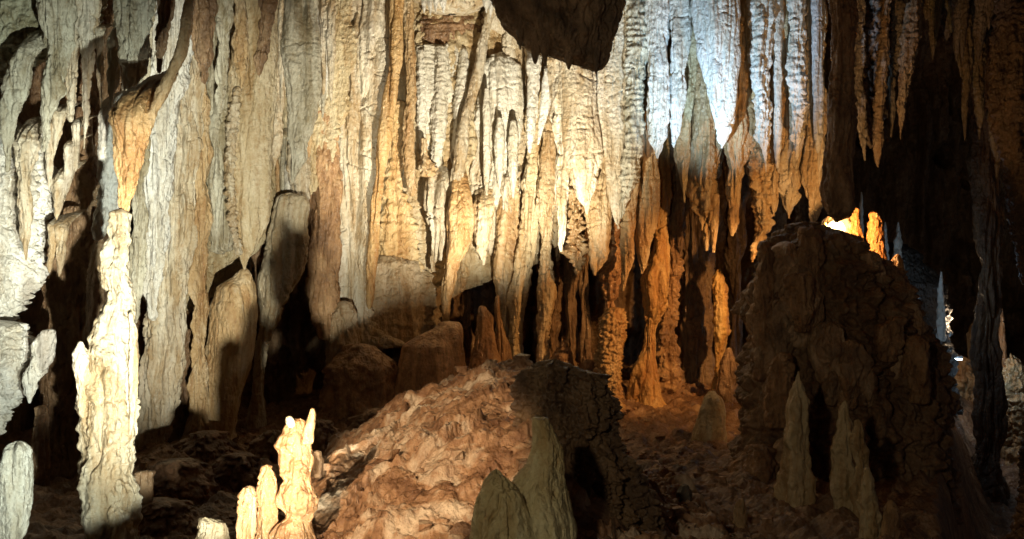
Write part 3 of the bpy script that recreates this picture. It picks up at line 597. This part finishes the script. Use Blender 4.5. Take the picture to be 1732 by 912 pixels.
for (x, a, b, wd, dx) in ((1632, 120, 238, 9, -3), (1657, 130, 236, 10, 2), (1687, 110, 300, 14, -4), (1715, 90, 280, 14, 4), (1625, 90, 130, 7, 0)):
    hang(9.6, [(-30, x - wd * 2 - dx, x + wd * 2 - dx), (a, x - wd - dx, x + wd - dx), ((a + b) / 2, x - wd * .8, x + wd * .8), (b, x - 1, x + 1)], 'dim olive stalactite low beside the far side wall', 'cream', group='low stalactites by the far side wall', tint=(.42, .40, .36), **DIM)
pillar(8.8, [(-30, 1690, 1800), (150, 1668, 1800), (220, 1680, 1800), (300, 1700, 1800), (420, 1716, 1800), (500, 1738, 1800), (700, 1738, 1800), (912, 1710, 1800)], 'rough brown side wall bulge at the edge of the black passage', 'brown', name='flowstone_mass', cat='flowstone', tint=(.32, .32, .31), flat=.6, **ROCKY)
rq = random.Random(21)
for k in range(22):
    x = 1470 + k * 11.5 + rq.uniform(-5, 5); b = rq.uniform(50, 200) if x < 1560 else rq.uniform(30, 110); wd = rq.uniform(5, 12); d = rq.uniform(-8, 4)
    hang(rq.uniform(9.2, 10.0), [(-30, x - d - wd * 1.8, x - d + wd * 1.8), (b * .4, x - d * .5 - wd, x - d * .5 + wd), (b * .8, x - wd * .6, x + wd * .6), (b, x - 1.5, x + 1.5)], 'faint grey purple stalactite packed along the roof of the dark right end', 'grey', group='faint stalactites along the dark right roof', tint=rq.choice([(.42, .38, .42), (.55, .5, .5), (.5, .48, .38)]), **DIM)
# the great mound
mound = spel('mound', 7.1, [(378, 1338, 1392), (392, 1320, 1424), (405, 1296, 1440), (430, 1284, 1462), (460, 1272, 1512), (500, 1266, 1542), (550, 1262, 1562), (600, 1258, 1588), (650, 1256, 1596), (720, 1252, 1600), (780, 1246, 1602), (880, 1240, 1604)], 'brown', flat=.75, down=True, label='great dark brown mound of flowstone crowned by the amber lamp', cat='flowstone', cap=(.12, 0), cracks=.2, fl=(30, 7), pop=(30, 9), rip=(20, 0), warp=(80, 13), res=1.1, tint=(.85, .76, .66))
for (a, rows) in enumerate((
    [(388, 1350, 1380), (400, 1346, 1384), (450, 1340, 1390), (520, 1345, 1385)],
    [(410, 1288, 1302), (430, 1282, 1308), (520, 1276, 1312), (640, 1270, 1310)],
    [(540, 1502, 1528), (552, 1482, 1522), (575, 1480, 1520), (610, 1486, 1514)],
    [(572, 1536, 1560), (582, 1528, 1572), (620, 1530, 1575), (680, 1540, 1570)],
    [(600, 1312, 1336), (616, 1300, 1342), (660, 1292, 1345), (720, 1292, 1330)],
    [(580, 1420, 1450), (600, 1412, 1452), (650, 1408, 1455), (690, 1420, 1450)],
    [(470, 1330, 1372), (520, 1332, 1375), (560, 1345, 1370)],
    [(760, 1262, 1310), (790, 1240, 1320), (830, 1236, 1322)])):
    spel('lobe', 6.62 if a > 1 else 6.8, rows, 'brown', parent=mound, cap=(.4, .3), fl=(18, 2.5), pop=(14, 3), warp=(40, 4), tint=(1.25, 1.08, .88))
rl = random.Random(11)
for k in range(30):
    ym = rl.uniform(430, 800)
    half = np.interp(ym, [430, 500, 600, 720, 800], [85, 130, 160, 172, 176]); cm = np.interp(ym, [430, 600, 800], [1375, 1423, 1426])
    xm = cm + rl.uniform(-.92, .92) * half; rw = rl.uniform(12, 34); h = rl.uniform(1.2, 3.2) * rw
    Yf = 7.1 - .75 * math.sqrt(max(half ** 2 - (xm - cm) ** 2, 0)) * 7.1 / FPX - .03
    spel('lobe', Yf, [(ym, xm - rw * .7, xm + rw * .7), (ym + h * .25, xm - rw, xm + rw), (ym + h * .6, xm - rw * .9, xm + rw * .8), (ym + h, xm - rw * .5, xm + rw * .5)], 'brown', parent=mound, cap=(1.0, .9), flat=1.1, cracks=.1, fl=(20, 2), pop=(20, 3), rip=(9, 0), warp=(40, 5), tint=(rl.uniform(1.0, 2.1),) * 3)
stand(8.0, [(370, 1396, 1432), (385, 1390, 1440), (430, 1384, 1448)], 'pale rock added right behind the amber lamp to catch its glow', 'cream', down=False, name='rock', cat='rock', cap=(.3, 0))  # backing stone added to catch the lamp's light and widen its glow
# small standing shapes round the lamp on the crest
def crest(Y, rows, label, mat, **kw): return stand(Y, rows, label, mat, down=False, **kw)
crest(7.95, [(354, 1443, 1454), (375, 1435, 1458), (410, 1429, 1460), (440, 1428, 1461), (470, 1428, 1462)], 'bright amber stalagmite touching the lamp glow', 'ochre', tint=(.9, .66, .42), fl=(16, 1))
crest(7.85, [(362, 1470, 1487), (378, 1467, 1492), (410, 1469, 1494), (445, 1467, 1496), (470, 1464, 1498)], 'round topped amber stalagmite second from the lamp', 'ochre', tint=(.9, .62, .38), fl=(18, 1), pop=(10, 1.6))
crest(7.3, [(432, 1514, 1524), (445, 1507, 1530), (470, 1500, 1534), (500, 1496, 1540)], 'squat orange stalagmite low on the side of the mound', 'ochre', fl=(18, 1), tint=(1, .75, .45))
crest(7.35, [(434, 1456, 1470), (450, 1452, 1476), (470, 1450, 1480)], 'little orange knob at the foot of the round topped amber stalagmite', 'ochre', fl=(18, 1), tint=(1, .75, .45))
crest(7.3, [(410, 1404, 1428), (418, 1398, 1440), (440, 1394, 1448)], 'dark knob on the mound crest in front of the lamp', 'brown', fl=(18, 1))
crest(7.6, [(378, 1386, 1398), (392, 1382, 1402), (420, 1380, 1404)], 'small lit knob on the mound crest left of the lamp', 'ochre', fl=(18, 1))
for (x, a, b, wd) in ((1457, 325, 430, 5), (1497, 376, 432, 5), (1519, 376, 432, 7), (1592, 460, 516, 5)):
    crest(10.6, [(a, x - 1, x + 1), (a + 18, x - wd * .6, x + wd * .6), (b - 20, x - wd, x + wd), (b + 60, x - wd * 1.6, x + wd * 1.6)], 'thin white calcite spire in cold light behind the mound', 'white', group='white spires behind the mound', fl=(7, 2.5), pop=(7, 2), warp=(16, 4))
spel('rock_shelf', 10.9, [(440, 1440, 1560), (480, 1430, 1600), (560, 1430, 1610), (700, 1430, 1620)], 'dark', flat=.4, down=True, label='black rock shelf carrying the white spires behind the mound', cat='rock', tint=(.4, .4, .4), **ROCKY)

# stalagmites in front of the mound
stand(5.9, [(628, 1349, 1352), (645, 1343, 1355), (680, 1334, 1365), (740, 1328, 1366), (800, 1323, 1374), (850, 1318, 1384)], 'tall pointed stalagmite alone in front of the great mound', 'cream', tint=(1.0, .86, .62), fl=(22, 3), cracks=.2, pop=(22, 2.4), rip=(16, 1), warp=(34, 6))
stand(5.7, [(680, 1425, 1434), (692, 1420, 1440), (730, 1414, 1448), (780, 1410, 1446), (860, 1406, 1450)], 'blunt twin stalagmite with a notched head right of the pointed one', 'cream', tint=(1.0, .86, .62), fl=(22, 3), cracks=.2, pop=(22, 2.4), rip=(16, 1), warp=(34, 6))
stand(5.6, [(712, 1445, 1456), (730, 1442, 1464), (780, 1442, 1472), (860, 1440, 1480)], 'thinner twin leaning against the blunt notched stalagmite', 'cream', tint=(1.0, .86, .62), fl=(22, 3), cracks=.2, pop=(22, 2.4), rip=(16, 1), warp=(34, 6))
stand(5.1, [(792, 1463, 1470), (820, 1458, 1478), (860, 1454, 1486), (912, 1452, 1492)], 'near conical stalagmite at the lower edge below the twins', 'cream', tint=(1.0, .88, .64), fl=(22, 3), cracks=.2, pop=(22, 2.4), rip=(16, 1), warp=(34, 6))
stand(5.0, [(848, 1502, 1512), (860, 1496, 1518), (912, 1490, 1522)], 'low round stalagmite at the brink of the black pit', 'brown', tint=(1.6, 1.5, 1.2), fl=(18, 1.6))
stand(8.0, [(664, 1196, 1212), (672, 1188, 1219), (690, 1182, 1223), (720, 1176, 1226), (765, 1164, 1232)], 'pale smooth stalagmite alone on the open floor', 'cream', tint=(.9, .84, .66), folds=.5, cracks=.25, fl=(30, 1), pop=(20, 1))
stand(9.0, [(590, 1228, 1238), (610, 1222, 1244), (680, 1214, 1248)], 'slim brown stalagmite behind the pale smooth one', 'brown')
stand(5.4, [(820, 1150, 1166), (832, 1143, 1173), (870, 1144, 1172), (912, 1147, 1166)], 'small black broken stub standing on the near floor', 'dark', cap=(.2, 0))
stand(5.2, [(874, 1128, 1140), (890, 1122, 1147), (912, 1118, 1150)], 'short pale stub beside the black broken one', 'brown', tint=(1.8, 1.7, 1.5))
stand(5.4, [(845, 1248, 1260), (860, 1243, 1264), (912, 1240, 1268)], 'short brown stub right of the black broken one', 'brown', tint=(1.4, 1.4, 1.2))

# far right: pillar, ledges, lamps' cold light
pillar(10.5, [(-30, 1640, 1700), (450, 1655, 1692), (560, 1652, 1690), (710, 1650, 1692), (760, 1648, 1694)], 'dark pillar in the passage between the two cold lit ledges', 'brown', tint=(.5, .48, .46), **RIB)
stand(12.5, [(548, 1643, 1650), (565, 1638, 1654), (620, 1636, 1658)], 'orange brown stalagmite behind the passage pillar', 'ochre', tint=(.9, .75, .6))
stand(11.5, [(522, 1688, 1696), (540, 1684, 1700), (590, 1684, 1704), (660, 1680, 1708)], 'slender rust stalagmite right of the passage pillar', 'ochre', tint=(.9, .7, .6))
spel('rock_ledge', 11.8, [(588, 1574, 1590), (598, 1574, 1620), (612, 1580, 1640), (640, 1585, 1660), (690, 1590, 1660), (760, 1590, 1665)], 'ochre', flat=.6, down=True, label='orange brown ledge holding a small cold lamp', cat='rock', tint=(.8, .65, .5), cap=(.1, 0), **ROCKY)
spel('rock_ledge', 11.0, [(600, 1698, 1720), (620, 1694, 1740), (660, 1690, 1760), (740, 1685, 1770)], 'ochre', flat=.6, down=True, label='rock ledge with a cold white highlight at the frame edge', cat='rock', tint=(.8, .7, .6), cap=(.2, 0), **ROCKY)

# ================================================================== NEAR: boss, stump, bright stalagmite
spel('boss', 4.4, [(614, 915, 960), (622, 898, 985), (634, 886, 1015), (650, 880, 1030), (690, 880, 1042), (740, 872, 1058), (800, 866, 1082), (860, 862, 1100), (912, 856, 1118), (1000, 850, 1140)], 'brown', flat=.7, down=True, label='large rough dark boss of rock rising above the rubble slope', cat='rock', cap=(.3, 0), cracks=.3, fl=(24, 5), pop=(17, 7), rip=(12, 2), warp=(60, 14), res=1.1, tint=(.62, .58, .48))
stump = stand(3.6, [(707, 899, 927), (725, 896, 935), (760, 893, 944), (785, 886, 952), (805, 873, 957), (830, 852, 962), (860, 834, 968), (912, 818, 976), (1000, 800, 985)], 'smooth olive twin stump standing in front of the dark boss', 'cream', tint=(1.0, .97, .68), folds=.5, cracks=.25, fl=(24, 1.4), pop=(16, 1), warp=(50, 5), cap=(.2, 0))
spel('side_lobe', 3.5, [(797, 830, 850), (806, 822, 860), (840, 812, 884), (880, 805, 900), (912, 798, 910), (1000, 790, 920)], 'cream', down=True, parent=stump, tint=(1.0, .97, .68), fl=(24, 1.4), pop=(16, 1), warp=(50, 3), cap=(.3, 0))
bright = stand(3.9, [(710, 490, 522), (730, 480, 528), (752, 469, 527), (768, 479, 526), (785, 472, 524), (800, 470, 522), (812, 478, 523), (835, 466, 532), (855, 469, 531), (872, 480, 523), (892, 464, 527), (912, 461, 529), (980, 455, 540)], 'brightly lit cream and orange stalagmite with a broken horned top', 'ochre', cap=(.12, 0), fl=(22, 1.8), pop=(18, 1.6), rip=(16, 1.2), warp=(60, 9), tint=(.60, .46, .37))
spel('horn', 3.88, [(692, 525, 532), (702, 522, 534), (722, 517, 531), (750, 510, 528)], 'ochre', tint=(.8, .7, .6), parent=bright, fl=(8, .8), cap=(.6, .2))
spel('crust', 3.84, [(706, 484, 494), (714, 482, 500), (722, 486, 498)], 'cream', tint=(.8, .75, .65), parent=bright, pop=(6, 2))
spel('side_lobe', 3.95, [(790, 442, 462), (805, 433, 470), (830, 431, 473), (860, 435, 472), (912, 436, 470), (980, 430, 474)], 'ochre', down=True, parent=bright, fl=(24, 1.2), cap=(.4, 0), tint=(.6, .43, .33))
stand(4.0, [(826, 412, 430), (840, 406, 436), (870, 406, 434), (912, 400, 438)], 'small rust stalagmite left of the bright horned one', 'ochre', tint=(.8, .6, .5))
stand(4.5, [(765, 530, 542), (780, 528, 546), (806, 528, 544)], 'dark round stone leaning behind the bright horned stalagmite', 'brown', name='stone', cat='stone', down=False, cap=(.5, .4))
stand(4.7, [(806, 552, 566), (815, 549, 571), (840, 546, 568), (860, 544, 570)], 'little white stub at the left end of the rubble', 'white', tint=(.9, .8, .65))
stand(4.7, [(760, 590, 604), (775, 588, 606), (800, 586, 610)], 'small brown clod standing at the top of the rubble', 'brown', name='stone', cat='stone')
stand(4.3, [(876, 342, 352), (882, 340, 382), (900, 337, 384), (912, 336, 386), (960, 334, 388)], 'pale stub with a cupped broken top at the lower edge', 'cream', cap=(.3, 0), pop=(9, 3), tint=(.9, .85, .75))
for i, (x, y, r, Y) in enumerate(((300, 790, 46, 6.2), (408, 776, 30, 6.4), (350, 740, 36, 7.4), (280, 860, 50, 5.4), (640, 700, 34, 8.0), (540, 718, 26, 7.6), (465, 735, 24, 7.2))):
    stand(Y, [(y, x - r * .9, x + r * .9), (y + r * .3, x - r * 1.3, x + r * 1.25), (y + r * .7, x - r * 1.6, x + r * 1.6)], 'dark mud coated boulder on the shadowed floor', 'mud', name='boulder', cat='boulder', group='mud coated boulders on the shadowed floor', cap=(.35, 0), fl=(30, 2), pop=(18, 6), warp=(50, 6))

# ------------------------------------------------------------------ loose gravel on the ground
def gravel():
    r = np.random.RandomState(3)
    base = np.array([[-1, -1, -1], [1, -1, -1], [1, 1, -1], [-1, 1, -1], [-1, -1, 1], [1, -1, 1], [1, 1, 1], [-1, 1, 1]], float) * .5
    fc = np.array([[0, 3, 2, 1], [4, 5, 6, 7], [0, 1, 5, 4], [1, 2, 6, 5], [2, 3, 7, 6], [3, 0, 4, 7]])
    V, F = [], []
    n = 2600
    Yv = r.uniform(3.4, 9.5, n); px = r.uniform(180, 1330, n)
    for k in range(n):
        y = Yv[k]; x = (px[k] - CX) / FPX * y
        s_ = 0.010 + 0.035 * r.rand() ** 5
        q = (base + r.uniform(-.22, .22, (8, 3))) * np.array([1.3, 1.0, .7]) * s_
        a = r.uniform(0, 6.3); c_, n_ = math.cos(a), math.sin(a)
        q = q @ np.array([[c_, -n_, 0], [n_, c_, 0], [0, 0, 1]])
        inr = -1.0 < x < 0.9 and y < 6.8
        z = (rubble_fn(np.array([[x]]), np.array([[y]])) if inr else floor_fn(np.array([[x]]), np.array([[y]])))[0, 0, 2]
        V.append(q + np.array([x, y, float(z) + s_ * .2])); F.append(fc + 8 * k)
    o = add_mesh('gravel', np.concatenate(V), np.concatenate(F), 'rubble', smooth=False)
    o.color = (.8, .75, .7, 1)
    o['kind'] = 'stuff'
gravel()

# ------------------------------------------------------------------ lamp fixtures, seen and unseen
def emit(name, col, s):
    m = bpy.data.materials.new(name); m.use_nodes = True
    b = m.node_tree.nodes['Principled BSDF']
    b.inputs['Base Color'].default_value = (.8, .8, .8, 1)
    b.inputs['Emission Color'].default_value = (*col, 1); b.inputs['Emission Strength'].default_value = s
    return m
metal = bpy.data.materials.new('black_metal'); metal.use_nodes = True
metal.node_tree.nodes['Principled BSDF'].inputs['Base Color'].default_value = (.02, .02, .02, 1)
metal.node_tree.nodes['Principled BSDF'].inputs['Roughness'].default_value = .5
import bmesh
def bm_obj(name, build, mat, parent):
    bm = bmesh.new(); build(bm)
    me = bpy.data.meshes.new(name); bm.to_mesh(me); bm.free()
    me.materials.append(mat)
    for p in me.polygons: p.use_smooth = False
    o = bpy.data.objects.new(name, me); C.objects.link(o); o.parent = parent
    return o
def box(bm, c, s, bev=.004):
    r = bmesh.ops.create_cube(bm, size=1)
    bmesh.ops.scale(bm, vec=s, verts=r['verts']); bmesh.ops.translate(bm, vec=c, verts=r['verts'])
    bmesh.ops.bevel(bm, geom=bm.edges[:], offset=bev, segments=2, affect='EDGES')
def cyl(bm, c, r1, r2, d):
    r = bmesh.ops.create_cone(bm, cap_ends=True, segments=28, radius1=r1, radius2=r2, depth=d)
    bmesh.ops.translate(bm, vec=c, verts=r['verts'])
# the warm wall lamp sits behind the dark boss; an unseen tilted plate is added to keep light off the low ground
wl = bpy.data.objects.new('floodlight', None); C.objects.link(wl)
LP = Vector((wx(925, 7.2), 7.2, wz(645, 7.2))); wl.location = LP
wl['label'] = 'black floodlight with an added slanted beam shield, unseen behind the dark boss'; wl['category'] = 'lamp'
bm_obj('housing', lambda bm: box(bm, (0, -.11, -.02), (.22, .10, .16)), metal, wl)
def added_beam_shield(bm):
    a = (Vector((wx(540, 9.4), 9.4, wz(600, 9.4))) - LP); b = (Vector((wx(1050, 9.0), 9.0, wz(405, 9.0))) - LP)
    a = a / a.y * .16; b = b / b.y * .16
    a, b = a + (a - b) * .25, b + (b - a) * .25
    lo = Vector((0, 0, -.26)); th = Vector((0, .006, 0))
    q = [a, b, b + lo, a + lo]
    v = [bm.verts.new(p) for p in q] + [bm.verts.new(p + th) for p in q]
    for f in ((0, 1, 2, 3), (7, 6, 5, 4), (1, 0, 4, 5), (2, 1, 5, 6), (3, 2, 6, 7), (0, 3, 7, 4)): bm.faces.new([v[i] for i in f])
bm_obj('added_beam_shield', added_beam_shield, metal, wl)
lp = bpy.data.objects.new('floodlight', None); C.objects.link(lp)
lp.location = (wx(1608, 11.2), 11.2, wz(606, 11.2))
lp['label'] = 'small black floodlight bar with a cold white glow on the far ledge'; lp['category'] = 'lamp'
bm_obj('housing', lambda bm: box(bm, (0, 0, .012), (.22, .08, .022)), metal, lp)
bm_obj('bracket', lambda bm: box(bm, (.06, .02, -.06), (.02, .02, .13)), metal, lp)
bm_obj('lens', lambda bm: box(bm, (.06, -.01, -.010), (.09, .05, .014), .002), emit('cold_lens', (.7, .88, 1), 8), lp)
ll = bulb('cold_ledge_light', 1622, 601, 11.05, 3, BLUE, 0.02)
bulb('dim_passage_light', 1618, 540, 10.9, 9, (1.0, .72, .45), 0.05)
bulb('cold_spire_light', 1556, 500, 9.9, 5, BLUE, 0.03)

al = bpy.data.objects.new('floodlight', None); C.objects.link(al)
al.location = (wx(1414, 7.52), 7.52, wz(388, 7.52))
al['label'] = 'glowing amber lamp under the tip of the dark hanging trunk'; al['category'] = 'lamp'
bm_obj('housing', lambda bm: cyl(bm, (0, 0, -.03), .05, .05, .06), metal, al)
bm_obj('lens', lambda bm: (bmesh.ops.create_uvsphere(bm, u_segments=20, v_segments=12, radius=.06), None), emit('amber_lens', (1, .66, .26), 14), al)
bulb('cold_edge_light', 1702, 622, 10.7, 3, BLUE, 0.02)
